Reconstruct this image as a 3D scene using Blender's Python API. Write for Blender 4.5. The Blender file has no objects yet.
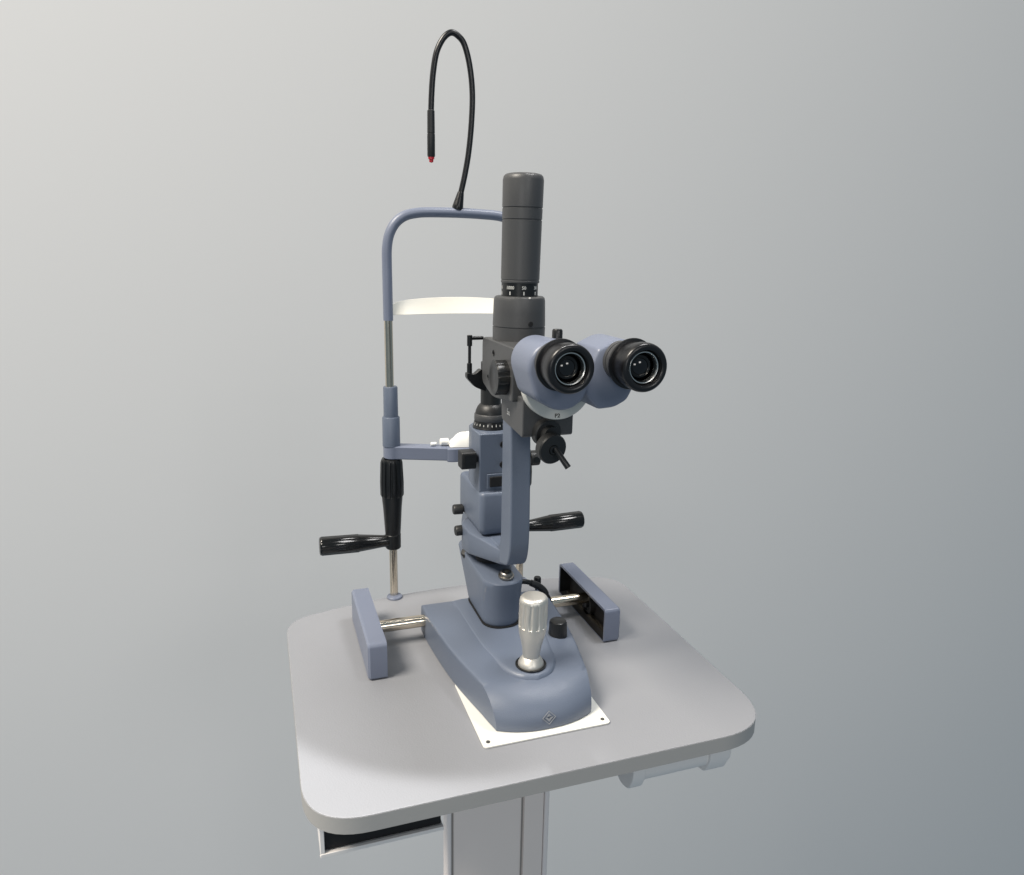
import bpy, bmesh, math, random
from mathutils import Vector, Matrix
random.seed(4)
sc = bpy.context.scene
col = sc.collection
PI = math.pi
S = 0.001                      # geometry is written in millimetres

# ------------------------------------------------------------------ materials
def mat(name, color, rough=0.5, metal=0.0, bump=0.0, bscale=400.0, var=0.0, vscale=6.0, coat=0.0, rvar=0.0, emit=None, spec=None):
    m = bpy.data.materials.new(name); m.use_nodes = True
    nt = m.node_tree; b = nt.nodes['Principled BSDF']
    b.inputs['Base Color'].default_value = (*color, 1)
    b.inputs['Roughness'].default_value = rough
    b.inputs['Metallic'].default_value = metal
    b.inputs['Coat Weight'].default_value = coat
    if spec is not None: b.inputs['Specular IOR Level'].default_value = spec
    tc = nt.nodes.new('ShaderNodeTexCoord')
    if bump:
        n = nt.nodes.new('ShaderNodeTexNoise'); n.inputs['Scale'].default_value = bscale; n.inputs['Detail'].default_value = 3
        bp = nt.nodes.new('ShaderNodeBump'); bp.inputs['Strength'].default_value = bump; bp.inputs['Distance'].default_value = 0.0004
        nt.links.new(tc.outputs['Object'], n.inputs['Vector']); nt.links.new(n.outputs['Fac'], bp.inputs['Height'])
        nt.links.new(bp.outputs['Normal'], b.inputs['Normal'])
    if var:
        n = nt.nodes.new('ShaderNodeTexNoise'); n.inputs['Scale'].default_value = vscale; n.inputs['Detail'].default_value = 5
        mx = nt.nodes.new('ShaderNodeMix'); mx.data_type = 'RGBA'
        mx.inputs[6].default_value = (*[c*(1-var) for c in color], 1); mx.inputs[7].default_value = (*[min(1, c*(1+var)) for c in color], 1)
        nt.links.new(tc.outputs['Object'], n.inputs['Vector']); nt.links.new(n.outputs['Fac'], mx.inputs[0]); nt.links.new(mx.outputs[2], b.inputs['Base Color'])
    if rvar:
        n = nt.nodes.new('ShaderNodeTexNoise'); n.inputs['Scale'].default_value = 25; n.inputs['Detail'].default_value = 6
        mr = nt.nodes.new('ShaderNodeMapRange'); mr.inputs[3].default_value = max(0.02, rough-rvar); mr.inputs[4].default_value = rough+rvar
        nt.links.new(tc.outputs['Object'], n.inputs['Vector']); nt.links.new(n.outputs['Fac'], mr.inputs[0]); nt.links.new(mr.outputs[0], b.inputs['Roughness'])
    if emit:
        b.inputs['Emission Color'].default_value = (*emit[0], 1); b.inputs['Emission Strength'].default_value = emit[1]
    return m

M = dict(
    blue=mat('blue_grey_paint', (0.112, 0.136, 0.185), 0.40, bump=0.5, bscale=900, var=0.05, rvar=0.06),
    blue_light=mat('pale_blue_grey_paint', (0.165, 0.188, 0.253), 0.38, bump=0.25, bscale=900, var=0.04, rvar=0.05),
    grey=mat('graphite_paint', (0.056, 0.057, 0.059), 0.42, bump=0.3, bscale=1000, var=0.06, rvar=0.06),
    dark=mat('dark_grey_plastic', (0.013, 0.0135, 0.014), 0.42, bump=0.2, var=0.1, rvar=0.06),
    black=mat('black_plastic', (0.007, 0.0075, 0.008), 0.32, bump=0.1, rvar=0.06),
    gloss=mat('glossy_black_bakelite', (0.006, 0.006, 0.006), 0.16, rvar=0.05),
    rubber=mat('black_rubber', (0.005, 0.005, 0.006), 0.30, bump=0.2),
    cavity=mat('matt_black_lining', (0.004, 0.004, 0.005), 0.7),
    steel=mat('polished_steel', (0.72, 0.64, 0.52), 0.20, metal=1.0, rvar=0.10),
    satin=mat('satin_aluminium', (0.70, 0.675, 0.62), 0.42, metal=0.85, bump=0.1, rvar=0.06),
    silver=mat('silver_ring', (0.66, 0.65, 0.60), 0.42, metal=0.0),
    white=mat('ivory_plastic', (0.86, 0.85, 0.80), 0.35, var=0.02),
    band=mat('cream_forehead_band', (0.86, 0.83, 0.74), 0.45, var=0.03),
    plate=mat('white_painted_steel', (0.74, 0.735, 0.69), 0.38, bump=0.3, var=0.05, vscale=20, rvar=0.1),
    top=mat('light_grey_laminate', (0.252, 0.259, 0.279), 0.44, bump=0.5, bscale=600, var=0.05, vscale=5, rvar=0.09),
    edge=mat('grey_edge_band', (0.37, 0.365, 0.355), 0.5, bump=0.2, var=0.04),
    colm=mat('warm_grey_column', (0.86, 0.77, 0.72), 0.5, bump=0.15, var=0.03),
    trim=mat('pale_column_trim', (0.85, 0.79, 0.77), 0.45, var=0.03),
    under=mat('pale_grey_plastic', (0.82, 0.79, 0.77), 0.5, var=0.03),
    mark=mat('white_marking', (0.55, 0.55, 0.53), 0.5),
    ink=mat('dark_engraving', (0.06, 0.06, 0.055), 0.6),
    red=mat('red_lens', (0.30, 0.012, 0.02), 0.25, emit=((0.8, 0.01, 0.03), 0.10)),
    emblem=mat('etched_aluminium', (0.30, 0.31, 0.33), 0.45, metal=0.3),
    seat=mat('lens_seat_metal', (0.66, 0.65, 0.62), 0.24, metal=1.0),
    bolt=mat('darkened_steel', (0.30, 0.29, 0.27), 0.38, metal=1.0),
    seam=mat('shadow_gap', (0.30, 0.27, 0.25), 0.7),
    wall=mat('backdrop_paper', (0.78, 0.78, 0.785), 0.95, var=0.012, vscale=0.6),
)
def glass_mat():
    m = bpy.data.materials.new('coated_lens'); m.use_nodes = True
    b = m.node_tree.nodes['Principled BSDF']
    b.inputs['Base Color'].default_value = (0.004, 0.004, 0.005, 1)
    b.inputs['Roughness'].default_value = 0.03; b.inputs['Specular IOR Level'].default_value = 0.6
    return m
M['lens'] = glass_mat()

# ------------------------------------------------------------------ helpers
def tag(o, label=None, cat=None, group=None, kind=None):
    if label: o['label'] = label
    if cat: o['category'] = cat
    if group: o['group'] = group
    if kind: o['kind'] = kind
    return o

def thing(name, label, cat, loc=(0, 0, 0), group=None):
    o = bpy.data.objects.new(name, None); col.objects.link(o)
    o.location = Vector(loc)*S; o.empty_display_size = 0.02
    return tag(o, label, cat, group)

def wloc(o):
    v = Vector((0, 0, 0))
    while o: v += o.location; o = o.parent
    return v

def build(name, bm, m, parent=None, bevel=0.0, seg=3, angle=35, loc=None):
    """link a bmesh (world millimetres) as one mesh object"""
    bmesh.ops.remove_doubles(bm, verts=bm.verts, dist=1e-4)
    bmesh.ops.recalc_face_normals(bm, faces=bm.faces)
    pw = wloc(parent)/S if parent else Vector((0, 0, 0))
    if loc is None:
        c = Vector((0, 0, 0))
        for v in bm.verts: c += v.co
        c /= max(1, len(bm.verts))
    else: c = Vector(loc)
    for v in bm.verts: v.co = (v.co - c)*S
    me = bpy.data.meshes.new(name); bm.to_mesh(me); bm.free()
    for p in me.polygons: p.use_smooth = True
    me.set_sharp_from_angle(angle=math.radians(angle))
    me.materials.append(m)
    o = bpy.data.objects.new(name, me); col.objects.link(o)
    if parent: o.parent = parent
    o.location = (c - pw)*S
    if bevel:
        b = o.modifiers.new('bevel', 'BEVEL'); b.width = bevel*S; b.segments = seg; b.limit_method = 'ANGLE'
        b.angle_limit = math.radians(30); b.harden_normals = True; b.use_clamp_overlap = True
    return o

def box(bm, x0, x1, y0, y1, z0, z1):
    prism(bm, [(x0, y0), (x1, y0), (x1, y1), (x0, y1)], 'z', z0, z1)

def prism(bm, pts, axis, a0, a1):
    def co(p, a):
        if axis == 'z': return Vector((p[0], p[1], a))
        if axis == 'x': return Vector((a, p[0], p[1]))
        return Vector((p[0], a, p[1]))
    lo = [bm.verts.new(co(p, a0)) for p in pts]; hi = [bm.verts.new(co(p, a1)) for p in pts]
    n = len(pts)
    bm.faces.new(lo); bm.faces.new(hi)
    for i in range(n): bm.faces.new((lo[i], lo[(i+1) % n], hi[(i+1) % n], hi[i]))
    return lo+hi

def rrect(x0, x1, y0, y1, r, n=6):
    if not isinstance(r, (tuple, list)): r = (r,)*4
    out = []
    for cx, cy, a, q in ((x1, y0, -90, r[0]), (x1, y1, 0, r[1]), (x0, y1, 90, r[2]), (x0, y0, 180, r[3])):
        sx = -1 if cx == x1 else 1; sy = 1 if cy == y0 else -1
        for i in range(n+1):
            t = math.radians(a + 90*i/n)
            out.append((cx + sx*q + q*math.cos(t), cy + sy*q + q*math.sin(t)))
    return out

def hull(circles, n=48):
    """convex outline around circles (x, z, r)"""
    pts = []
    for x, z, r in circles:
        for i in range(n): pts.append((x + r*math.cos(2*PI*i/n), z + r*math.sin(2*PI*i/n)))
    pts = sorted(set((round(a, 4), round(b, 4)) for a, b in pts))
    def half(ps):
        h = []
        for p in ps:
            while len(h) > 1 and (h[-1][0]-h[-2][0])*(p[1]-h[-2][1]) - (h[-1][1]-h[-2][1])*(p[0]-h[-2][0]) <= 0: h.pop()
            h.append(p)
        return h[:-1]
    return half(pts) + half(pts[::-1])

def round_poly(pts, radii, n=6):
    """fillet the corners of a polygon"""
    out = []; N = len(pts)
    for i in range(N):
        p = Vector(pts[i]); a = Vector(pts[i-1]); b = Vector(pts[(i+1) % N])
        r = radii[i] if isinstance(radii, (list, tuple)) else radii
        if r <= 0: out.append(tuple(p)); continue
        u = (a-p).normalized(); v = (b-p).normalized()
        d = min(r, (a-p).length*0.49, (b-p).length*0.49)
        p0 = p+u*d; p1 = p+v*d
        for k in range(n+1):
            t = k/n
            q = p0*(1-t)**2 + p*2*t*(1-t) + p1*t*t
            out.append(tuple(q))
    return out

def lathe(bm, o, d, prof, seg=48, mod=None, start=0.0):
    """revolve prof [(t, r)] round the axis through o along d; mod(theta, t) scales the radius"""
    o = Vector(o); d = Vector(d).normalized()
    u = d.orthogonal().normalized() if abs(d.z) < 0.99 else Vector((1, 0, 0))
    if abs(d.z) < 0.99: u = d.cross(Vector((0, 0, 1))).normalized()
    w = d.cross(u)
    rings = []
    for t, r in prof:
        if r < 1e-5: rings.append([bm.verts.new(o + d*t)])
        else:
            ring = []
            for i in range(seg):
                a = start + 2*PI*i/seg; rr = r*(mod(a, t) if mod else 1)
                ring.append(bm.verts.new(o + d*t + (u*math.cos(a) + w*math.sin(a))*rr))
            rings.append(ring)
    for A, B in zip(rings, rings[1:]):
        for i in range(seg):
            j = (i+1) % seg
            if len(A) == 1 and len(B) == 1: continue
            if len(A) == 1: bm.faces.new((A[0], B[i], B[j]))
            elif len(B) == 1: bm.faces.new((A[i], A[j], B[0]))
            else: bm.faces.new((A[i], A[j], B[j], B[i]))
    for R in (rings[0], rings[-1]):
        if len(R) > 2 and prof[0] != prof[-1]: bm.faces.new(R)

def cyl(bm, p0, p1, r, seg=40, ch=0.0):
    p0 = Vector(p0); p1 = Vector(p1); L = (p1-p0).length
    prof = [(0, r), (L, r)] if not ch else [(0, r-ch), (ch, r), (L-ch, r), (L, r-ch)]
    lathe(bm, p0, p1-p0, prof, seg)

def smooth(pts, n=8):
    P = [Vector(p) for p in pts]; out = []
    Q = [P[0]*2-P[1]] + P + [P[-1]*2-P[-2]]
    for i in range(1, len(Q)-2):
        for k in range(n):
            t = k/n; a, b, c, d = Q[i-1], Q[i], Q[i+1], Q[i+2]
            out.append(0.5*((2*b) + (c-a)*t + (2*a-5*b+4*c-d)*t*t + (3*b-a-3*c+d)*t*t*t))
    out.append(P[-1]); return out

def tube(bm, pts, r, seg=20, n=8, sm=True):
    path = smooth(pts, n) if sm else [Vector(p) for p in pts]
    N = len(path); up = None; rings = []
    for i, p in enumerate(path):
        t = (path[min(i+1, N-1)] - path[max(i-1, 0)]).normalized()
        if up is None: up = t.orthogonal().normalized()
        up = (up - t*up.dot(t)).normalized(); w = t.cross(up)
        rr = r(i/(N-1)) if callable(r) else r
        rings.append([bm.verts.new(p + (up*math.cos(2*PI*k/seg) + w*math.sin(2*PI*k/seg))*rr) for k in range(seg)])
    for A, B in zip(rings, rings[1:]):
        for k in range(seg): bm.faces.new((A[k], A[(k+1) % seg], B[(k+1) % seg], B[k]))
    bm.faces.new(rings[0]); bm.faces.new(rings[-1])

def loft(bm, loops, cap0=True, cap1=True):
    R = [[bm.verts.new(Vector(p)) for p in l] for l in loops]; n = len(R[0])
    for A, B in zip(R, R[1:]):
        for i in range(n): bm.faces.new((A[i], A[(i+1) % n], B[(i+1) % n], B[i]))
    if cap0: bm.faces.new(R[0])
    if cap1: bm.faces.new(R[-1])

def NB(): return bmesh.new()

def text_bm(s, size, thick=0.25):
    cu = bpy.data.curves.new('t', 'FONT'); cu.body = s; cu.size = size; cu.extrude = thick; cu.align_x = 'CENTER'; cu.align_y = 'CENTER'
    cu.resolution_u = 3; cu.offset = size*0.012
    o = bpy.data.objects.new('t', cu); col.objects.link(o)
    bpy.context.view_layer.update()
    me = bpy.data.meshes.new_from_object(o.evaluated_get(bpy.context.evaluated_depsgraph_get()))
    bm = NB(); bm.from_mesh(me)
    bpy.data.objects.remove(o); bpy.data.curves.remove(cu); bpy.data.meshes.remove(me)
    return bm

# ------------------------------------------------------------------ backdrop
bm = NB(); prism(bm, [(-7000, 1300), (9000, 1300), (9000, 1320), (-7000, 1320)], 'z', -3600, 4200)
tag(build('backdrop', bm, M['wall']), kind='structure')

# ------------------------------------------------------------------ instrument table
tbl = thing('instrument_table', 'light grey rounded table top on a grey column, carrying the whole eye examination instrument', 'table', (0, -215, -1300))
bm = NB()
TH = -18.0
back = [(200 - 400*k/12, 5 - 28*abs((200-400*k/12)/200)**2) for k in range(13)]
ctrl = [(-245, -418), (242, -418), (242, -34)] + back[1:-1] + [(-245, -34)]
out = round_poly(ctrl, [58, 68, 40] + [0]*len(back[1:-1]) + [36], 12)
prism(bm, out, 'z', TH, 0)
topo = build('tabletop', bm, M['top'], tbl, bevel=0.8, seg=2)
bm = NB()
def off(pts, d):
    n = len(pts); r = []
    for i in range(n):
        a = Vector(pts[i-1]); b = Vector(pts[(i+1) % n]); t = (b-a).normalized()
        r.append((pts[i][0] + t.y*d, pts[i][1] - t.x*d))
    return r
A = off(out, 0.15); B = off(out, -2)
lo0 = [(x, y, TH+0.5) for x, y in A]; hi0 = [(x, y, -0.9) for x, y in A]
loft(bm, [[(x, y, TH+0.5) for x, y in B], lo0, hi0, [(x, y, -0.9) for x, y in B], [(x, y, TH+0.5) for x, y in B]], False, False)
build('edge_band', bm, M['edge'], topo)
# lifting column with side trims and a groove
bm = NB(); prism(bm, rrect(-64, 60, -213, -188, 3), 'z', -1300, -18.6)
clm = build('column', bm, M['colm'], tbl)
bm = NB(); prism(bm, rrect(-71, -64.5, -216, -196, 2.5), 'z', -1298, -18.8)
build('trim_strip', bm, M['trim'], clm)
bm = NB(); prism(bm, rrect(60.5, 67.5, -216, -188, 2.5), 'z', -1298, -18.8)
build('trim_strip', bm, M['trim'], clm)
bm = NB(); box(bm, 29, 31.5, -213.6, -212, -1298, -22)
build('groove', bm, M['seam'], clm)
bm = NB(); box(bm, -64.3, -61.8, -213.6, -212, -1298, -19)
build('groove', bm, M['seam'], clm)
bm = NB(); prism(bm, rrect(32.5, 59.5, -215.2, -212, 1.0), 'z', -1298, -19)
build('cover_strip', bm, M['colm'], clm)
# shallow tray hanging under the left half
bm = NB()
box(bm, -232, -117, -392, -388, -58, -54); box(bm, -232, -228, -391.5, -388.5, -54.1, -18.5)
box(bm, -232, -228, -388, -250, -58, -18.5); box(bm, -228, -117, -388, -250, -58, -55)
tray = build('tray', bm, M['under'], tbl, bevel=0.6)
bm = NB(); box(bm, -227.6, -119, -387.6, -252, -53.6, -18.6)
build('tray_lining', bm, M['cavity'], tray)
# socket strip under the right half
bm = NB()
prof = round_poly([(-404, -18.5), (-404, -40), (-398, -49), (-360, -49), (-360, -18.5)], [0, 5, 5, 3, 0])
prism(bm, prof, 'x', 78, 196)
pw = build('socket_strip', bm, M['under'], tbl, bevel=1)
for x0, x1 in ((77, 92), (168, 192)):
    bm = NB()
    prof = round_poly([(-407, -18.5), (-407, -38), (-399, -56), (-380, -61), (-362, -50), (-360, -18.5)], [0, 8, 8, 8, 6, 0])
    prism(bm, prof, 'x', x0, x1)
    build('hook', bm, M['under'], pw, bevel=1.5)

# ------------------------------------------------------------------ white plate under the base
pl = thing('slide_plate', 'thin white metal plate screwed to the table under the front of the blue base', 'plate', (2, -300, 0))
bm = NB(); prism(bm, rrect(-69, 71, -364, -245, 4), 'z', 0.3, 2.3)
build('plate', bm, M['plate'], pl, bevel=0.5)
for x in (-62.5, 64.5):
    bm = NB(); lathe(bm, (x, -356.5, 2.3), (0, 0, 1), [(0, 2.2), (0.6, 2.0), (0.8, 1.1), (0.5, 0.9), (0.5, 0)], 24)
    build('screw', bm, M['ink'], pl)

# ------------------------------------------------------------------ rail covers
def cover(sx, label):
    t = thing('rail_cover', label, 'cover', (sx*149.5, -133, 0), 'two blue rail end covers on the table')
    o0, o1 = (161, 139) if sx < 0 else (158.5, 136.5)                      # outer, inner x
    y0, y1, z1 = -210, -57, 46
    bm = NB()
    xs = sorted((sx*o0, sx*o1))
    # closed outer face, hollow towards the instrument
    L = rrect(y0, y1, 1, z1, (3, 5, 5, 3), 5)
    Lin = rrect(y0+3.2, y1-3.2, 1.2, z1-3.2, (1, 3, 3, 1), 5)
    def lp(P, x): return [(x, a, b) for a, b in P]
    loft(bm, [lp(L, sx*(o0-3)) if False else lp(rrect(y0+2, y1-2, 2, z1-2, (3, 5, 5, 3), 5), sx*o0), lp(L, sx*(o0-2.5)), lp(L, sx*o1), lp(Lin, sx*o1), lp(Lin, sx*(o0-4))], True, True)
    c = build('shell', bm, M['blue_light'], t)
    bm = NB(); box(bm, min(sx*142, sx*156.6), max(sx*142, sx*156.6), y0+4, y1-4, 1.5, z1-4)
    # hollow lining: only a thin recessed black wall
    bm.free(); bm = NB()
    Li = rrect(y0+3.4, y1-3.4, 1.4, z1-3.4, (1, 3, 3, 1), 5); Lj = rrect(y0+4.4, y1-4.4, 2.4, z1-4.4, (1, 3, 3, 1), 5)
    loft(bm, [lp(Li, sx*(o0-4.3)), lp(Li, sx*(o1+0.8)), lp(Lj, sx*(o1+0.8)), lp(Lj, sx*(o0-5.3))], True, True)
    build('lining', bm, M['cavity'], t)
    bm = NB(); lathe(bm, (sx*155, -133, 17), (-sx, 0, 0), [(0, 15), (9, 15), (9, 11), (6, 11), (6, 5), (11, 5), (11, 0)], 36)
    build('wheel', bm, M['dark'], t)
    bm = NB(); box(bm, min(sx*146, sx*150), max(sx*146, sx*150), -200, -66, 1.6, 6)
    build('rail', bm, M['steel'], t)
    return t
cover(-1, 'blue metal rail cover left of the instrument base, closed outer side facing left')
cover(1, 'blue metal rail cover right of the instrument base, its open black inside facing the base')

# ------------------------------------------------------------------ slit lamp
sl = thing('slit_lamp', 'blue and dark grey slit lamp microscope with black eyepieces and a silver joystick', 'slit lamp', (3, -220, 2))
CX = 4
def hw(y):   # half width of the base at y
    T = [(-350, 50), (-341, 54.5), (-310, 60.5), (-285, 66), (-258, 71.5), (-225, 76.5), (-190, 80), (-150, 83), (-116, 84)]
    if y <= T[0][0]: return T[0][1]
    for (a, p), (b, q) in zip(T, T[1:]):
        if y <= b: return p + (q-p)*(y-a)/(b-a)
    return T[-1][1]
def base_loop(yf, inset, z, back=-116, bulge=13):
    """outline starting at back left, forwards down the left side, across the bowed front and back up"""
    L = []
    ys = [back-inset + (yf - (back-inset))*k/14 for k in range(15)]
    yl = ys[-1]
    left = [(CX-hw(y)+inset, y) for y in ys]
    wl = hw(yl)-inset
    front = []
    for k in range(1, 16):
        u = -1 + 2*k/16
        front.append((CX + wl*u, yl - bulge*(1-abs(u)**2.4)))
    right = [(2*CX-x, y) for x, y in left[::-1]]
    pts = left + front + right
    return [(x, y, z + (0.0)) for x, y in pts]
def crown(loop, h):
    return [(x, y, z) for x, y, z in loop]
bm = NB()
loft(bm, [base_loop(-341.6, 1.2, 2.7), base_loop(-342.6, 0.2, 3.2), base_loop(-343, 0, 6), base_loop(-342, 0, 13), base_loop(-339.5, 0, 19), base_loop(-335, 0.1, 25), base_loop(-329, 0.3, 30), base_loop(-322, 0.3, 34.6),
          base_loop(-315, 0.5, 37.6), base_loop(-311, 1.0, 38.8), base_loop(-308, 1.9, 39.6), base_loop(-305, 3.2, 40.1, bulge=12), base_loop(-299, 6, 40.7, bulge=11), base_loop(-290, 12, 41.6, bulge=9), base_loop(-276, 24, 43.6, bulge=7), base_loop(-262, 38, 44.6, bulge=6)])
base = build('base', bm, M['blue'], sl, angle=48)
# raised tongue on top of the base
def tongue(i, z):
    half = smooth([(45, -128, 0), (44, -180, 0), (41, -240, 0), (36, -270, 0), (29, -296, 0), (17, -313.5, 0), (0, -320, 0)], 5)
    R = []
    for k, p in enumerate(half):
        a = half[max(k-1, 0)]; b = half[min(k+1, len(half)-1)]; t = (b-a).normalized()
        if k == len(half)-1: t = Vector((-1, 0, 0))
        R.append((p.x + t.y*i, p.y - t.x*i))
    pts = [(3.5-x, y) for x, y in R] + [(3.5+x, y) for x, y in R[:-1][::-1]]
    return [(x, y, z) for x, y in pts]
bm = NB(); loft(bm, [tongue(-2.0, 39.5), tongue(-1.4, 41.5), tongue(0, 43.2), tongue(1.8, 44.6), tongue(4, 45.2), tongue(9, 45.7), tongue(14, 46.0)])
build('raised_panel', bm, M['blue'], base, angle=40)
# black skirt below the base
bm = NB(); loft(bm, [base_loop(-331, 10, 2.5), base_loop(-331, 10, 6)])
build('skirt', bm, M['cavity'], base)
# maker's diamond on the rounded front
bm = NB()
def ring_poly(bm, P, Q, t=0.5):
    n = len(P)
    a = [bm.verts.new((x, z, 0)) for x, z in P]; b = [bm.verts.new((x, z, 0)) for x, z in Q]
    for i in range(n): bm.faces.new((a[i], a[(i+1) % n], b[(i+1) % n], b[i]))
D = lambda r: [(0, -r), (r, 0), (0, r), (-r, 0)]
ring_poly(bm, D(7.6), D(6.6))
v = [bm.verts.new(p) for p in ((-4.6, 0.4, 0), (0, -4.4, 0), (4.6, 0.4, 0), (2.2, 0.4, 0), (0, -1.6, 0), (-2.2, 0.4, 0))]; bm.faces.new(v)
v = [bm.verts.new(p) for p in ((-2.6, 1.4, 0), (2.6, 1.4, 0), (0, 4.4, 0))]; bm.faces.new(v)
g = bmesh.ops.extrude_face_region(bm, geom=bm.faces[:])
bmesh.ops.translate(bm, verts=[e for e in g['geom'] if isinstance(e, bmesh.types.BMVert)], vec=(0, 0, 0.5))
bmesh.ops.transform(bm, matrix=Matrix.Translation((4.0, -354.6, 15.5)) @ Matrix.Rotation(math.radians(82), 4, 'X'), verts=bm.verts)
build('emblem', bm, M['emblem'], base)

# axle through the base
for sx in (-1, 1):
    bm = NB(); cyl(bm, (CX+sx*70, -133, 26), (sx*153, -133, 26), 7.6, ch=0.5)
    build('axle', bm, M['steel'], sl)

# joystick
jy = -300
bm = NB(); lathe(bm, (3, jy, 46), (0, 0, 1), [(0, 17), (1.0, 17), (1.3, 16.2), (0.2, 15.2), (0.2, 0)], 56)
build('joystick_well', bm, M['black'], base)
jt = Vector((0.02, 0.0, 1))
bm = NB(); lathe(bm, (3, jy, 46.4), jt, [(0, 14.2), (2.2, 14.0), (5, 12.6), (8, 10.6), (10, 9.2), (10.5, 8)], 56)
joy = build('joystick', bm, M['satin'], sl)
bm = NB()
def ridg(a, t): return 1.0 if (t < 43 or t > 71) else 1 - 0.085*(0.5+0.5*math.cos(12*a))**3
lathe(bm, (3, jy, 50), jt, [(0, 8.6), (4, 8.9), (16, 10.2), (26, 12.4), (34, 14.4), (39, 15.0), (42.9, 15.3), (43.2, 15.3), (55, 15.5), (70.8, 15.4), (71.2, 15.4), (74.5, 14.8), (76.6, 13), (77.4, 10), (77.8, 0)], 120, ridg)
build('joystick_grip', bm, M['satin'], joy, angle=50)

# black cylindrical knob on the right of the base
bm = NB(); lathe(bm, (58, -243, 40), (0, 0, 1), [(0, 11.2), (3, 11.2), (18.5, 10.3), (20.5, 9.7), (21.3, 8.6), (21.5, 0)], 96, lambda a, t: 1-0.02*(math.cos(24*a) > 0) if t < 20.5 else 1)
build('control_knob', bm, M['black'], base)
# small locking screw and cable at the back right
bm = NB(); lathe(bm, (83, -108, 34), (0, 0, 1), [(0, 3), (6, 3), (6.2, 5), (18, 5), (19.4, 4.2), (19.6, 0)], 30)
build('locking_screw', bm, M['black'], base)
bm = NB(); tube(bm, [(14, -150, 66), (26, -142, 67), (44, -138, 65.5), (60, -138, 62), (76, -139, 53), (86, -141, 38), (90, -143, 26)], 3.3)
cab = build('cable', bm, M['black'], sl)
bm = NB(); tube(bm, [(62, -138, 61), (70, -138.4, 57), (79, -139.5, 50), (83.5, -140.4, 43)], lambda u: 4.8-1.2*abs(u-0.4))
build('cable_sleeve', bm, M['dark'], cab)

# pedestal with its flared top
def scaled(o, f):
    cx = sum(p[0] for p in o)/len(o); cz = sum(p[1] for p in o)/len(o)
    return [(cx+(x-cx)*f, cz+(z-cz)*f) for x, z in o]
def ped(y0, y1, x0, x1, r, z): return [(x, y, z) for x, y in rrect(x0, x1, y0, y1, r, 8)]
bm = NB()
def pl_(k):
    z = 45 + 59*k
    return ped(-216 - 6*k*k, -118 + 50*k, -21 - 1.5*k, 25 + 1.5*k, 22, z)
L = [ped(-214, -120, -19.5, 23.5, 20.5, 46.6), ped(-215, -119, -20.5, 24.5, 21.5, 48)] + [pl_(k/10) for k in range(1, 11)]
L += [[(x, y, 105.6) for x, y, z in ped(-221, -69, -21.5, 25.5, 21, 0)], [(x, y, 106.6) for x, y, z in ped(-217, -73, -17.5, 21.5, 17, 0)], [(x, y, 108) for x, y, z in ped(-205, -80, -12, 16, 12, 0)]]
bm_l = L; loft(bm, L)
pd = build('pedestal', bm, M['blue'], sl, angle=40)
bm = NB(); prism(bm, rrect(-22.2, 26.2, -217, -117, 21.5, 8), 'z', 46.2, 47.6)
build('pedestal_seam', bm, M['cavity'], pd)
bm = NB(); lathe(bm, (4, -208, 109), (0.0, -0.12, 1), [(0, 9.5), (2, 9.5), (2.4, 8.8), (2.4, 7.4), (5.6, 7.2), (6.6, 6.2), (6.6, 3.6), (4, 3.4), (4, 0)], 40)
build('bolt', bm, M['bolt'], pd)
bm = NB(); lathe(bm, (3, -150, 109), (0, 0, 1), [(0, 19), (8, 19)], 48)
build('pivot_ring', bm, M['cavity'], pd)
bm = NB(); lathe(bm, (-16, -112, 100), (-0.5, -0.4, 0.9), [(0, 8), (6, 8), (8, 6.4), (8.4, 0)], 30)
build('friction_knob', bm, M['dark'], pd)

# L-shaped microscope arm
P_ = [(-250, 312), (-254, 250), (-256, 190), (-255, 160), (-247, 139), (-222, 133), (-143, 118), (-90, 110.5), (-52, 108), (-46, 122), (-56, 140), (-120, 146), (-180, 149), (-214, 151), (-222, 164), (-222, 312)]
R_ = [0, 0, 20, 12, 14, 10, 20, 20, 8, 8, 10, 10, 10, 10, 10, 0]
bm = NB(); prism(bm, round_poly(P_, R_, 5), 'x', -8.5, 14.5)
arm = build('microscope_arm', bm, M['blue'], sl, bevel=2.2, seg=3)

foot = hull([(3, -128, 31), (3, -150, 31), (3, -218, 11.6)])
bm = NB()
def footl(f, zt):
    out_ = []
    for x, y in scaled(foot, f):
        zb = 111 + max(0, min(1, (-y-110)/140))*25
        out_.append((x, y, zb + (148.5-zb)*zt))
    return out_
loft(bm, [footl(0.93, 0), footl(0.975, 0.02), footl(1.0, 0.08), footl(1.0, 0.92), footl(0.985, 0.98), footl(0.95, 1.0)])
build('arm_foot', bm, M['blue'], arm, angle=50)

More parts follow.
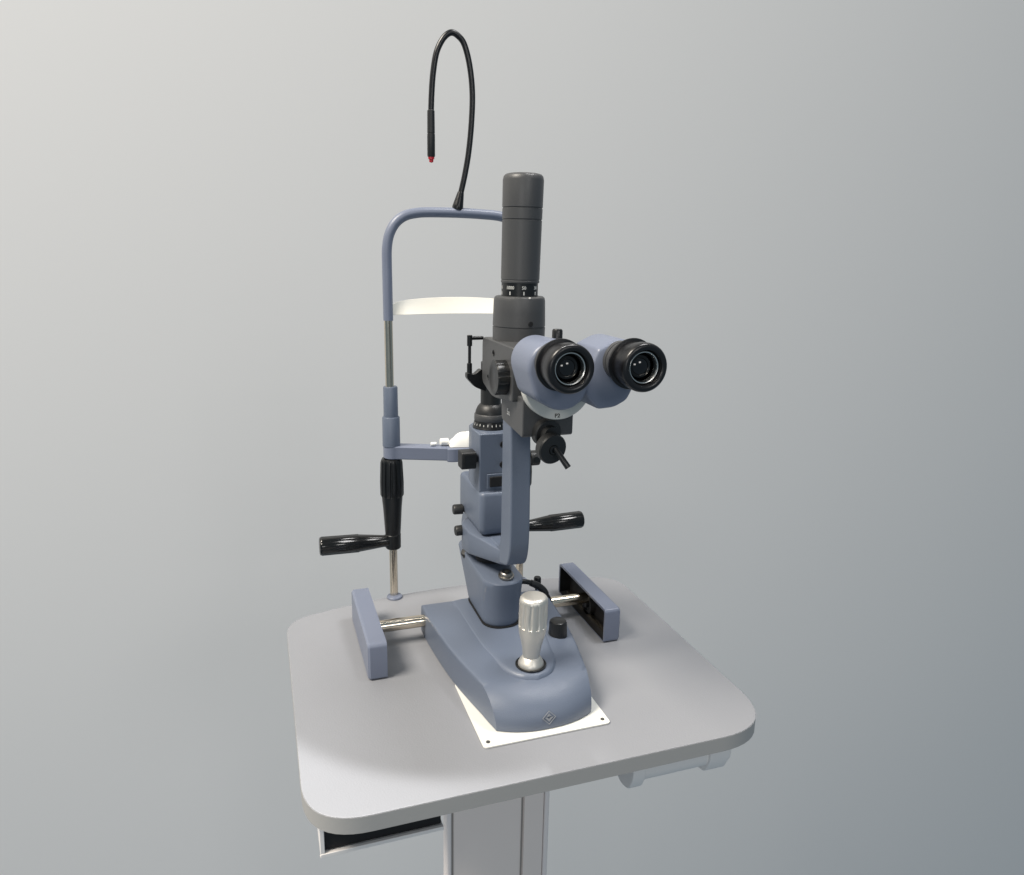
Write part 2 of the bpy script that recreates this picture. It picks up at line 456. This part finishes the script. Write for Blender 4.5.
# illumination pod, body, scale ring, cap and post
bm = NB()
Lp = [ (148, 8, 10), (150, 4, 10), (154, 1.5, 11), (158, 0, 12), (202, 0, 12), (206, 1.2, 11), (207.4, 3, 10)]
loft(bm, [[(x, y, z) for x, y in rrect(-20.5+i, 30-i, -180+i, -82-i, max(2, r-5), 6)] for z, i, r in [(150, 6, 9), (152, 3, 10), (156, 0.8, 12), (160, 0, 12), (200, 0, 12), (203, 1, 11), (204.6, 3.4, 9)]])
pod = build('illumination_pod', bm, M['blue'], sl, angle=45)
for (x, y, z, d) in ((-22, -104, 160, (-1, 0, 0.03)), (-24, -122, 138.5, (-1, -0.05, 0.0))):
    bm = NB(); lathe(bm, (x+2, y, z), d, [(0, 4), (2, 4), (2.2, 6.6), (12.5, 6.6), (14, 5.8), (14.2, 0)], 36, lambda a, t: 1-0.03*(math.cos(14*a) > 0) if 2.3 < t < 12 else 1)
    build('adjusting_knob', bm, M['dark'], pod)
bm = NB()
oct_ = [(-19.5, -172), (24, -172), (28, -168), (28, -116), (18, -108), (-10, -108), (-18, -120), (-20, -140)]
prism(bm, oct_, 'z', 203.5, 275)
body = build('illumination_body', bm, M['blue'], sl, bevel=1.6)
for z in (262, 237.5):
    bm = NB(); lathe(bm, (8, -175.5, z), (0, -1, 0), [(0, 4), (1.2, 4), (1.4, 3.4), (0.6, 2.6), (0.6, 0)], 24)
    build('screw_hole', bm, M['cavity'], body)
bm = NB(); box(bm, -8, 12, -178, -174, 211, 223.5)
build('filter_slot', bm, M['cavity'], body, bevel=0.8)
bm = NB(); box(bm, -11, 16, -175.8, -174, 208.5, 226.5)
build('filter_frame', bm, M['blue'], body, bevel=0.6)
for x0, x1, sx in ((-41, -23, -1), (46, 58, 1)):
    bm = NB(); prism(bm, rrect(-172, -153, 233 - (3 if sx > 0 else 0), 254 - (6 if sx > 0 else 0), 3 if sx < 0 else 8), 'x', x0, x1)
    k = build('clamp_knob', bm, M['dark'], body, bevel=1.2)
    bm = NB(); prism(bm, rrect(x0+3.5, x1-1.5, 236, 251 if sx < 0 else 243, 2), 'y', -172.9, -171)
    build('knob_face', bm, M['black'], k)
    bm = NB(); cyl(bm, (x0 if sx > 0 else x1, -160, 243), (26 if sx > 0 else -19, -160, 243), 5)
    build('knob_shaft', bm, M['dark'], k)
bm = NB(); lathe(bm, (4, -138, 274.8), (0, 0, 1), [(0, 21.6), (1.5, 21.9), (2.5, 21.4), (9, 19.8), (9.2, 0)], 64)
ringo = build('angle_scale', bm, M['black'], body)
for k in range(-5, 6):
    a = math.radians(-90 + k*14 - 12)
    bm = NB(); box(bm, -0.4, 0.4, -0.2, 0.2, -1.2, 1.0 + (0.8 if k % 2 else 0))
    bmesh.ops.transform(bm, matrix=Matrix.Translation((4+20.75*math.cos(a), -138+20.75*math.sin(a), 280.4)) @ Matrix.Rotation(a+PI/2, 4, 'Z') @ Matrix.Rotation(-0.24, 4, 'X'), verts=bm.verts)
    build('scale_mark', bm, M['mark'], ringo)
bm = NB(); lathe(bm, (4, -138, 284), (0, 0, 1), [(0, 19.4), (1, 20), (7.5, 19.8), (8.6, 19), (8.8, 0)], 64)
build('collar', bm, M['grey'], body)
bm = NB(); lathe(bm, (4, -138, 292.6), (0, 0, 1), [(0, 18.6), (3, 18.2), (8, 16), (11, 13.6), (11.6, 12.4), (12, 12.4), (62, 12.4)], 48)
post = build('mirror_post', bm, M['dark'], body)
# mirror holder: small black frame left of the microscope
bm = NB()
tube(bm, [(-22, -190, 389.5), (-40, -192, 389.5)], 2.1, sm=False, seg=12)
tube(bm, [(-38, -192, 391), (-38, -192, 348)], 1.8, sm=False, seg=12)
cyl(bm, (-38, -192, 381), (-38, -192, 393), 2.9, 16); cyl(bm, (-38, -192, 346), (-38, -192, 362), 2.9, 16)
prism(bm, round_poly([(-42, 352), (-42, 346), (-33, 336), (-20, 330), (-18, 350), (-26, 356), (-33, 350)], 2), 'y', -197, -188)
build('mirror_bracket', bm, M['black'], sl, bevel=0.5)

# microscope body
bm = NB()
sp = round_poly([(-203, 393), (-310, 393), (-332, 386), (-334, 340), (-318, 338), (-318, 304), (-256, 310), (-253, 336), (-206, 340)], [9, 4, 6, 2, 2, 5, 5, 3, 10], 6)
sp_hi = round_poly([(-203, 393), (-306, 393), (-306, 340), (-252, 334), (-238, 334), (-203, 343)], [9, 3, 2, 2, 3, 8], 5)
prism(bm, sp_hi, 'x', -27, 39)
mb = build('magnification_changer', bm, M['grey'], sl, bevel=2)
bm = NB()
lo_ = round_poly([(-322, 346), (-322, 307), (-256, 312), (-254, 346)], [2, 4, 6, 2], 4)
prism(bm, lo_, 'x', -21, 32)
lb = build('lower_block', bm, M['grey'], mb, bevel=3)
bm = text_bm('5x', 9)
bmesh.ops.transform(bm, matrix=Matrix.Translation((-21.0, -279, 324)) @ Matrix.Rotation(-PI/2, 4, 'Z') @ Matrix.Rotation(PI/2, 4, 'X'), verts=bm.verts)
build('lettering', bm, M['mark'], lb)
bm = NB(); lathe(bm, (-24, -284, 361), (-1, 0, 0), [(0, 18), (2, 18), (2.2, 16.5), (3, 16.5), (3.1, 17.5), (14, 17.5), (15.2, 16.4), (15.4, 12), (14.8, 11), (14.8, 0)], 72, lambda a, t: 1-0.07*(math.cos(9*a) > 0.2) if 3.05 < t < 14.5 else 1)
build('magnification_knob', bm, M['black'], mb)
bm = NB(); lathe(bm, (36, -278, 351), (1, 0, 0), [(0, 18.5), (2, 18.5), (2.2, 17.2), (16, 17.2), (17.4, 16.2), (17.6, 0)], 72, lambda a, t: 1-0.07*(math.cos(9*a) > 0.2) if 3.05 < t < 17 else 1)
build('magnification_knob', bm, M['black'], mb)
bm = NB(); lathe(bm, (-26, -245, 380), (-1, 0, 0), [(0, 3.6), (1.4, 3.4), (1.6, 2.8), (1.0, 2.2), (1.0, 0)], 24)
build('screw', bm, M['dark'], mb)
bm = NB(); lathe(bm, (-26, -228, 352), (-1, 0, 0), [(0, 3.6), (1.4, 3.4), (1.6, 2.8), (1.0, 2.2), (1.0, 0)], 24)
build('screw', bm, M['dark'], mb)
bm = NB(); lathe(bm, (12, -322, 412-24), (0, 0, 1), [(0, 3.5), (10, 3.5), (10.2, 5), (22.5, 5), (24, 4.2), (24.2, 0)], 30)
build('release_knob', bm, M['black'], mb)

# silver ring behind the binocular head
bm = NB(); lathe(bm, (8, -328, 363), (0, -1, 0), [(0, 33), (1, 35), (11.5, 35), (13, 34.2), (13.2, 0)], 96)
rg = build('mounting_ring', bm, M['silver'], mb)
bm = text_bm('P2', 5.5)
bmesh.ops.transform(bm, matrix=Matrix.Translation((7, -341.2, 332.2)) @ Matrix.Rotation(PI/2, 4, 'X'), verts=bm.verts)
build('lettering', bm, M['ink'], rg)

# binocular head: two prism housings, each with its eyepiece
bh = NB()
cyl(bh, (11, -335, 368), (11, -352, 368), 26, 64)
box(bh, -12, 34, -372, -345, 354, 380)
head = build('binocular_head', bh, M['blue'], sl, bevel=1.5)
def housing(cx, lx, lz):
    bm = NB()
    o = hull([(cx, 387, 22), (lx, lz, 25)])
    o2 = hull([(cx, 387, 20), (lx, lz, 23)]); o3 = hull([(cx, 387, 21.4), (lx, lz, 24.4)])
    loft(bm, [[(x, -341.5, z) for x, z in o3], [(x, -343, z) for x, z in o], [(x, -386, z) for x, z in o], [(x, -389.5, z) for x, z in o3]][:3] + [[(x, -389, z) for x, z in o3][:len(o)] if len(o3) == len(o) else [(x, -389, z) for x, z in o]])
    return bm
def scaled(o, f):
    cx = sum(p[0] for p in o)/len(o); cz = sum(p[1] for p in o)/len(o)
    return [(cx+(x-cx)*f, cz+(z-cz)*f) for x, z in o]
def housing(cx, lx, lz):
    bm = NB(); o = hull([(cx, 387, 22.5), (lx, lz, 24.5)] + ([(27, 398, 5), (29, 353, 6), (46, 362, 11)] if cx > 0 else [(-1, 400, 6), (-22, 368, 14)]))
    loft(bm, [[(x, y, z) for x, z in scaled(o, f)] for y, f in ((-341.5, 0.965), (-343, 0.99), (-345, 1.0), (-384, 1.0), (-387.2, 0.985), (-389.4, 0.95), (-390.4, 0.89))])
    return bm
for cx, lx, lz, fy in ((-19, -8, 372, 0), (45, 36, 372, -6)):
    h = build('prism_housing', housing(cx, lx, lz), M['blue_light'], head, angle=50)
    bm = NB()
    lathe(bm, (cx, -386, 391), (0, -1, 0), [(0, 17.4), (9, 17.4), (9.2, 16.6), (10.2, 16.6), (10.4, 17.4), (18-fy, 17.4), (19-fy, 19)], 72, lambda a, t: 1-0.012*(math.cos(40*a) > 0) if 10.3 < t < 18 else 1)
    build('focusing_tube', bm, M['grey'], h)
    bm = NB()
    lathe(bm, (cx, -404+fy, 391), (0, -1, 0), [(0, 19), (0.6, 22.0), (2.2, 22.3), (3.0, 22.0), (3.4, 19.4), (4.4, 19.2), (15, 19.7), (15.3, 20.5), (22.5, 20.9), (25.2, 20.5), (26.6, 19.5), (27.2, 18.2), (27.2, 16.4), (26.4, 15.2), (24.5, 14.8), (21.5, 14.4), (8, 14.2), (8, 0)], 96)
    e = build('eyepiece', bm, M['rubber'], h)
    # bright metal lens seat, stepped, with the coated lens inside
    bm = NB()
    prof = [(-2, 14.6), (-0.6, 14.5), (0.3, 14.0), (0.7, 13.3), (0.4, 12.6), (-0.6, 12.0), (-4.6, 11.6), (-4.6, 14.0), (-2, 14.6)]
    lathe(bm, (cx, -426.6+fy, 391), (0, -1, 0), prof, 72)
    build('lens_seat', bm, M['seat'], e)
    bm = NB(); lathe(bm, (cx, -422.6+fy, 391), (0, -1, 0), [(-6.5, 14.1), (-5.5, 13.8), (-3.5, 11.9), (-1.4, 10.2), (0.4, 8), (1.7, 5.4), (2.4, 2.7), (2.6, 0)], 72)
    build('eye_lens', bm, M['lens'], e)
    bm = NB(); lathe(bm, (cx+13, -392, 379), (0, -1, 0), [(0, 2.2), (3, 2.2), (3.6, 1.4), (3.6, 0)], 20)
    build('set_screw', bm, M['steel'], h)

# round focusing disc with lever, below the microscope
d = Vector((0.16, -1, -0.12)).normalized()
bm = NB(); lathe(bm, (3, -318, 312), d, [(0, 14.5), (8, 14.5), (9, 13.5), (9.5, 9.5), (16, 9.5)], 56)
fk = build('inclination_knob', bm, M['dark'], mb)
bm = NB(); lathe(bm, Vector((-3, -318, 309)) + d*14 + Vector((3, 0, -7)), d, [(0, 13), (1, 14.6), (9, 15), (10.4, 14), (10.8, 5), (9.8, 4.2), (9.8, 0)], 60, lambda a, t: 1-0.02*(math.cos(30*a) > 0) if 1.2 < t < 9 else 1)
build('disc', bm, M['dark'], fk)
p0 = Vector((-3, -318, 309)) + d*24 + Vector((3, 0, -7))
bm = NB(); tube(bm, [p0+Vector((1, 2, 3)), p0 + Vector((4, -4, -3)), p0 + Vector((12, -10, -16))], lambda u: 2.6+0.5*u, sm=False, seg=16)
build('lever', bm, M['black'], fk)
bm = NB(); lathe(bm, p0, d, [(0, 4.5), (1.4, 4.2), (1.8, 2.6), (0.8, 2), (0.8, 0)], 20)
build('screw', bm, M['black'], fk)

# lamp tower
TX, TY = 3, -237
bm = NB()
lathe(bm, (TX, TY, 392), (0, 0, 1), [(0, 27.4), (14, 27.6), (14.3, 26.8), (15.1, 26.8), (15.4, 27.6), (30, 27.2), (42, 26.8), (44.6, 26), (45.8, 24.4), (46, 19), (46, 0)], 96)
tur = build('turret', bm, M['grey'], mb)
bm = NB(); lathe(bm, (TX+3, TY-26.9, 411), (0.15, -1, 0), [(0, 2.8), (0.8, 2.7), (0.8, 0)], 20)
build('screw_hole', bm, M['cavity'], tur)
bm = NB(); lathe(bm, (TX, TY, 437.6), (0, 0, 1), [(0, 19.0), (14, 19.0)], 96)
ap = build('aperture_ring', bm, M['black'], tur)
def wrap(s, size, ang, z, r):
    b = text_bm(s, size, 0.2)
    for v in b.verts:
        a = ang + v.co.x/r; rr = r + v.co.z
        v.co = Vector((TX + rr*math.sin(a), TY - rr*math.cos(a), z + v.co.y))
    return b
for s, a in (('1000', -42), ('50', 2), ('30', 45), ('5', -82)):
    A_ = math.radians(a - 8)
    bm = wrap(s, 4.6, A_, 446.6, 19.15); build('numeral', bm, M['mark'], ap)
    bm = NB(); box(bm, -0.6, 0.6, -0.25, 0.25, -1.7, 1.7)
    bmesh.ops.transform(bm, matrix=Matrix.Translation((TX+19.1*math.sin(A_), TY-19.1*math.cos(A_), 441.2)) @ Matrix.Rotation(A_, 4, 'Z'), verts=bm.verts)
    build('index_mark', bm, M['mark'], ap)
A_ = math.radians(4)
bm = NB(); box(bm, -0.9, 0.9, -1.2, 0.3, -1.6, 1.2)
bmesh.ops.transform(bm, matrix=Matrix.Translation((TX+25.2*math.sin(A_), TY-25.2*math.cos(A_), 436.6)) @ Matrix.Rotation(A_, 4, 'Z') @ Matrix.Rotation(0.6, 4, 'X'), verts=bm.verts)
build('index_mark', bm, M['mark'], tur)
bm = NB()
lathe(bm, (TX+0.3, TY, 451), (0.012, 0, 1), [(0, 18.8), (0.6, 19.8), (2.4, 20), (2.8, 19.6), (3.6, 19.6), (4.0, 20.0), (62, 20.3), (62.4, 19.7), (63.2, 19.7), (63.6, 20.4), (73.5, 20.5), (73.9, 19.9), (74.7, 19.9), (75.1, 20.6), (101, 20.8), (104.6, 20.0), (106.6, 18.2), (107.4, 15.3), (107.8, 0)], 96)
build('lamp_housing', bm, M['grey'], tur)

# ------------------------------------------------------------------ chin rest frame
cr = thing('chin_rest_frame', 'blue tubular head rest frame with two black handles along the back table edge', 'chin rest', (0, 0, 0))
bm = NB()
tube(bm, [(-95, -1, 392), (-95, -0.5, 440), (-95, 0, 462), (-94.5, 0, 484), (-91, 0, 501), (-83, 0, 515), (-71, 0, 524), (-56, 0, 528), (-38, 0, 529.5), (0, 0, 530), (30, 0, 529.4), (57, 0, 527.5), (74, 0, 521), (87, 0, 507), (94, 0, 488), (95, 0, 462), (95, -0.5, 440), (95, -1, 392)], 6.4, seg=28)
ft = build('frame_tube', bm, M['blue_light'], cr)
# forehead band
bm = NB()
N = 32; ra, rb = [], []
def bandpt(u, dz, dy):
    x = -89 + 178*u; s = math.sin(PI*u)
    hz = 7.0 + 3.7*math.sin(PI*u)**0.5
    zc = 406 + 4.6*math.sin(PI*u)**0.5
    return (x, 9*s - 1 + dy + dz*5.5*min(1, 3.5*s), zc + dz*hz)
loops = []
for i in range(N+1):
    u = i/N
    loops.append([bandpt(u, -1, -1.1), bandpt(u, 1, -1.1), bandpt(u, 1, 1.1), bandpt(u, -1, 1.1)])
loft(bm, loops)
bd = build('forehead_band', bm, M['band'], cr, bevel=0.5)
for sx in (-1, 1):
    bm = NB(); cyl(bm, (sx*95, -2, 0), (sx*95, -1, 400), 5.6, 36)
    build('post', bm, M['steel'], cr)
    bm = NB(); lathe(bm, (sx*95, -6, 0.3), (0, 0, 1), [(0, 11), (1.5, 11), (2.6, 10.2), (3, 6)], 40)
    build('post_foot', bm, M['blue_light'], cr)
    bm = NB(); lathe(bm, (sx*94, 0, 223), (0, 0, 1), [(0, 12), (39, 11.8), (40.4, 11), (40.6, 9.8), (40.8, 9.8), (80, 9.6), (81.6, 8.8), (81.8, 5.6)], 48)
    build('sleeve', bm, M['blue'], cr)
    # ribbed height grip and smooth lower part
    bm = NB(); lathe(bm, (sx*94.5, 0, 151), (0, 0, 1), [(0, 15), (2, 16), (20, 16.2), (48, 15), (52, 14), (54, 13)], 120, lambda a, t: 1-0.10*(math.cos(14*a) > 0.35) if 1 < t < 50 else 1)
    g = build('height_knob', bm, M['black'], cr)
    bm = NB(); lathe(bm, (sx*94.5, 0, 95), (0, 0, 1), [(0, 10.5), (3, 10.9), (40, 13), (50, 14), (56.4, 14.4)], 60)
    build('knob_skirt', bm, M['black'], g)
    bm = NB(); lathe(bm, (sx*94.5, 0, 73), (0, 0, 1), [(0, 7), (0.5, 9.6), (2, 10.8), (21.4, 11), (22.2, 10.4)], 60)
    hub = build('handle_hub', bm, M['black'], cr)
    bm = NB(); lathe(bm, (sx*102, 0, 85), (sx, 0, 0.02), [(0, 9), (6, 8.4), (40, 12.1), (41, 12.7), (90, 13.1), (92.6, 12.1), (93.4, 10.5), (93.4, 0)], 96, lambda a, t: 1-0.055*(0.5+0.5*math.cos(8*a))**3 if 10 < t < 91 else 1)
    build('handle', bm, M['gloss'], cr, angle=50)
# chin rest bar
for sx in (-1, 1):
    bm = NB()
    P0 = [(sx*x_, y_) for x_, y_ in [(105, -4), (105, 6), (99, 11), (90, 11), (24, -14), (24, -36), (88, -12), (98, -12)]]
    prism(bm, round_poly(P0, [5, 6, 4, 4, 0, 0, 6, 5], 5), 'z', 205.5, 223.5)
    build('cross_bar', bm, M['blue_light'], cr, bevel=1.6)
bm = NB(); prism(bm, round_poly([(-25, -37), (-17, -40), (17, -40), (25, -37), (25, -13), (-25, -13)], 3), 'z', 204, 223)
mid = build('chin_rest_mount', bm, M['blue_light'], cr, bevel=1.6)
# chin cup: a dished saddle, seen from its outer side
bm = NB(); rows = []
for k in range(25):
    u = -1 + 2*k/24; x_ = 4 + 23.5*u
    zt = 243.5 - 19*abs(u)**3.2
    zc_ = zt - 6*(1-u*u)
    rows.append([(x_, -38 + 5*abs(u), 223.6), (x_*1.0, -37 + 5*abs(u), (223.6+zt)/2), (x_, -31 + 3*abs(u), zt-1.2), (x_, -29.5+3*abs(u), zt), (x_, -27+2*abs(u), zt-0.6), (x_, -22, max(224.6, zc_-4)), (x_, -14, max(224.4, zc_-6)), (x_, -10, max(224.2, zc_-5)), (x_, -8, 223.6)])
loft(bm, rows)
cup = build('chin_cup', bm, M['white'], cr, angle=50)
for x0, x1, z0, z1, r in ((-31, -19, 223.8, 233.4, 4.8), (-44, -36, 223.8, 229, 2.6)):
    bm = NB(); lathe(bm, (x0, -20, (z0+z1)/2), (1, 0, 0), [(0, r*0.8), (1, r), (x1-x0-1, r), (x1-x0, r*0.8)], 30)
    build('paper_pin', bm, M['white'], cr)
# fixation lamp on its gooseneck
bm = NB(); lathe(bm, (-2, 0, 534), (0.22, 0, 1), [(0, 6.8), (3, 7.2), (6, 6.8), (16, 5.2), (22, 4.2), (23, 3)], 32)
fx = build('fixation_lamp', bm, M['rubber'], cr)
bm = NB()
tube(bm, [(2.4, 0, 553), (8, 0, 577), (13, 0, 605), (16.5, 0, 640), (17.5, 0, 675), (14, 0, 706), (7, 0, 730), (-1.5, 0, 739.5), (-10.5, 0, 742), (-20, 0, 734.5), (-28.5, 0, 718), (-33, 0, 694), (-35, 0, 670), (-36, 0, 646)], 3.7, seg=20, n=10)
build('gooseneck', bm, M['rubber'], fx)
bm = NB(); lathe(bm, (-36, 0, 652), (0, 0, -1), [(0, 3.6), (1, 4.6), (27, 4.8), (27.3, 4.4), (28, 4.4), (28.3, 4.9), (54, 4.9), (55.5, 4.2)], 32)
build('lamp_barrel', bm, M['dark'], fx)
bm = NB(); lathe(bm, (-36, 0, 597), (0, 0, -1), [(0, 4), (3, 3.9), (3.2, 2.8), (6.5, 2.6), (7.4, 0)], 24)
build('red_tip', bm, M['red'], fx)

# ------------------------------------------------------------------ camera
Mr = [[0.9466806748896903, -0.32159567984986315, 0.019285188417658566], [-0.060635335767048326, -0.236642493087537, -0.9697028856932067], [0.3164159538436985, 0.9168296183954897, -0.24352493709261705]]
cam = bpy.data.cameras.new('camera'); co = bpy.data.objects.new('camera', cam); col.objects.link(co)
x = Vector(Mr[0]); y = -Vector(Mr[1]); z = -Vector(Mr[2])
R3 = Matrix((x, y, z)).transposed().to_4x4()
co.matrix_world = Matrix.Translation((-0.2571807970105597, -0.9759033712025738, 0.482371396875581)) @ R3
cam.sensor_width = 36; cam.lens = 740/1024*36; cam.clip_start = 0.02; cam.clip_end = 100
sc.camera = co

# ------------------------------------------------------------------ light
w = bpy.data.worlds.new('World'); sc.world = w; w.use_nodes = True
bg = w.node_tree.nodes['Background']; bg.inputs[0].default_value = (0.62, 0.82, 0.985, 1); bg.inputs[1].default_value = 0.245

def area(name, loc, target, sx, sy, power, color):
    l = bpy.data.lights.new(name, 'AREA'); l.shape = 'RECTANGLE'; l.size = sx; l.size_y = sy; l.energy = power; l.color = color
    o = bpy.data.objects.new(name, l); col.objects.link(o); o.location = loc
    o.rotation_euler = (Vector(target)-Vector(loc)).to_track_quat('-Z', 'Y').to_euler()
    return o
area('left_key_light', (-4.4, -1.3, 6.4), (0.3, 0.3, 0.0), 3.0, 2.6, 915, (1.0, 0.915, 0.80))  # added key lamp, placed to grade the backdrop from the upper left
cl = bpy.data.lights.new('ceiling_light', 'SPOT'); cl.energy = 120; cl.color = (1.0, 0.98, 0.97); cl.spot_size = math.radians(42); cl.spot_blend = 0.6; cl.shadow_soft_size = 0.35
clo = bpy.data.objects.new('ceiling_light', cl); col.objects.link(clo); clo.location = (0.75, -0.45, 2.4)
clo.rotation_euler = (Vector((0.08, -0.25, 0.1))-clo.location).to_track_quat('-Z', 'Y').to_euler()
area('front_light', (0.5, -3.2, 1.5), (0, 0, 0.1), 0.7, 0.5, 11, (1.0, 0.97, 0.94))  # added pair of front fills, also giving the lenses their highlights
area('front_light', (-1.3, -3.0, 0.9), (0, 0, 0.1), 0.7, 0.5, 10, (1.0, 0.97, 0.94))

# added spot, round-masked to draw a pool of light on the near left corner of the table, its edge an arc
sp = bpy.data.lights.new('pool_spot', 'SPOT'); sp.energy = 215; sp.color = (1.0, 0.98, 0.95); sp.spot_size = math.radians(24); sp.spot_blend = 0.3; sp.shadow_soft_size = 0.012
so = bpy.data.objects.new('pool_spot', sp); col.objects.link(so); so.location = (-0.15, -0.45, 2.3)
sp.use_nodes = True; nt = sp.node_tree; em = [n for n in nt.nodes if n.type == 'EMISSION'][0]
def nm(op, a, b=None, clamp=False):
    n = nt.nodes.new('ShaderNodeMath'); n.operation = op; n.use_clamp = clamp
    for i, v in enumerate((a, b)):
        if v is None: continue
        if isinstance(v, (int, float)): n.inputs[i].default_value = v
        else: nt.links.new(v, n.inputs[i])
    return n.outputs[0]
tcn = nt.nodes.new('ShaderNodeTexCoord'); sx = nt.nodes.new('ShaderNodeSeparateXYZ'); nt.links.new(tcn.outputs['Normal'], sx.inputs[0])
X = nm('ADD', nm('MULTIPLY', nm('DIVIDE', sx.outputs[0], sx.outputs[2]), -2.3), -0.15)
Y = nm('ADD', nm('MULTIPLY', nm('DIVIDE', sx.outputs[1], sx.outputs[2]), -2.3), -0.45)
dx = nm('ADD', X, 0.036); dy = nm('ADD', Y, 0.149)
dist = nm('SQRT', nm('ADD', nm('MULTIPLY', dx, dx), nm('MULTIPLY', dy, dy)))
ring = nm('DIVIDE', nm('SUBTRACT', dist, 0.250), 0.016, True)
fade = nm('DIVIDE', nm('SUBTRACT', 0.06, X), 0.20, True)
nt.links.new(nm('MULTIPLY', ring, fade), em.inputs['Strength'])

sc.render.engine = 'CYCLES'
sc.cycles.use_denoising = True
sc.cycles.max_bounces = 8
sc.cycles.caustics_reflective = False
sc.cycles.caustics_refractive = False
sc.view_settings.view_transform = 'Standard'; sc.view_settings.look = 'None'
sc.view_settings.exposure = 0; sc.view_settings.gamma = 1
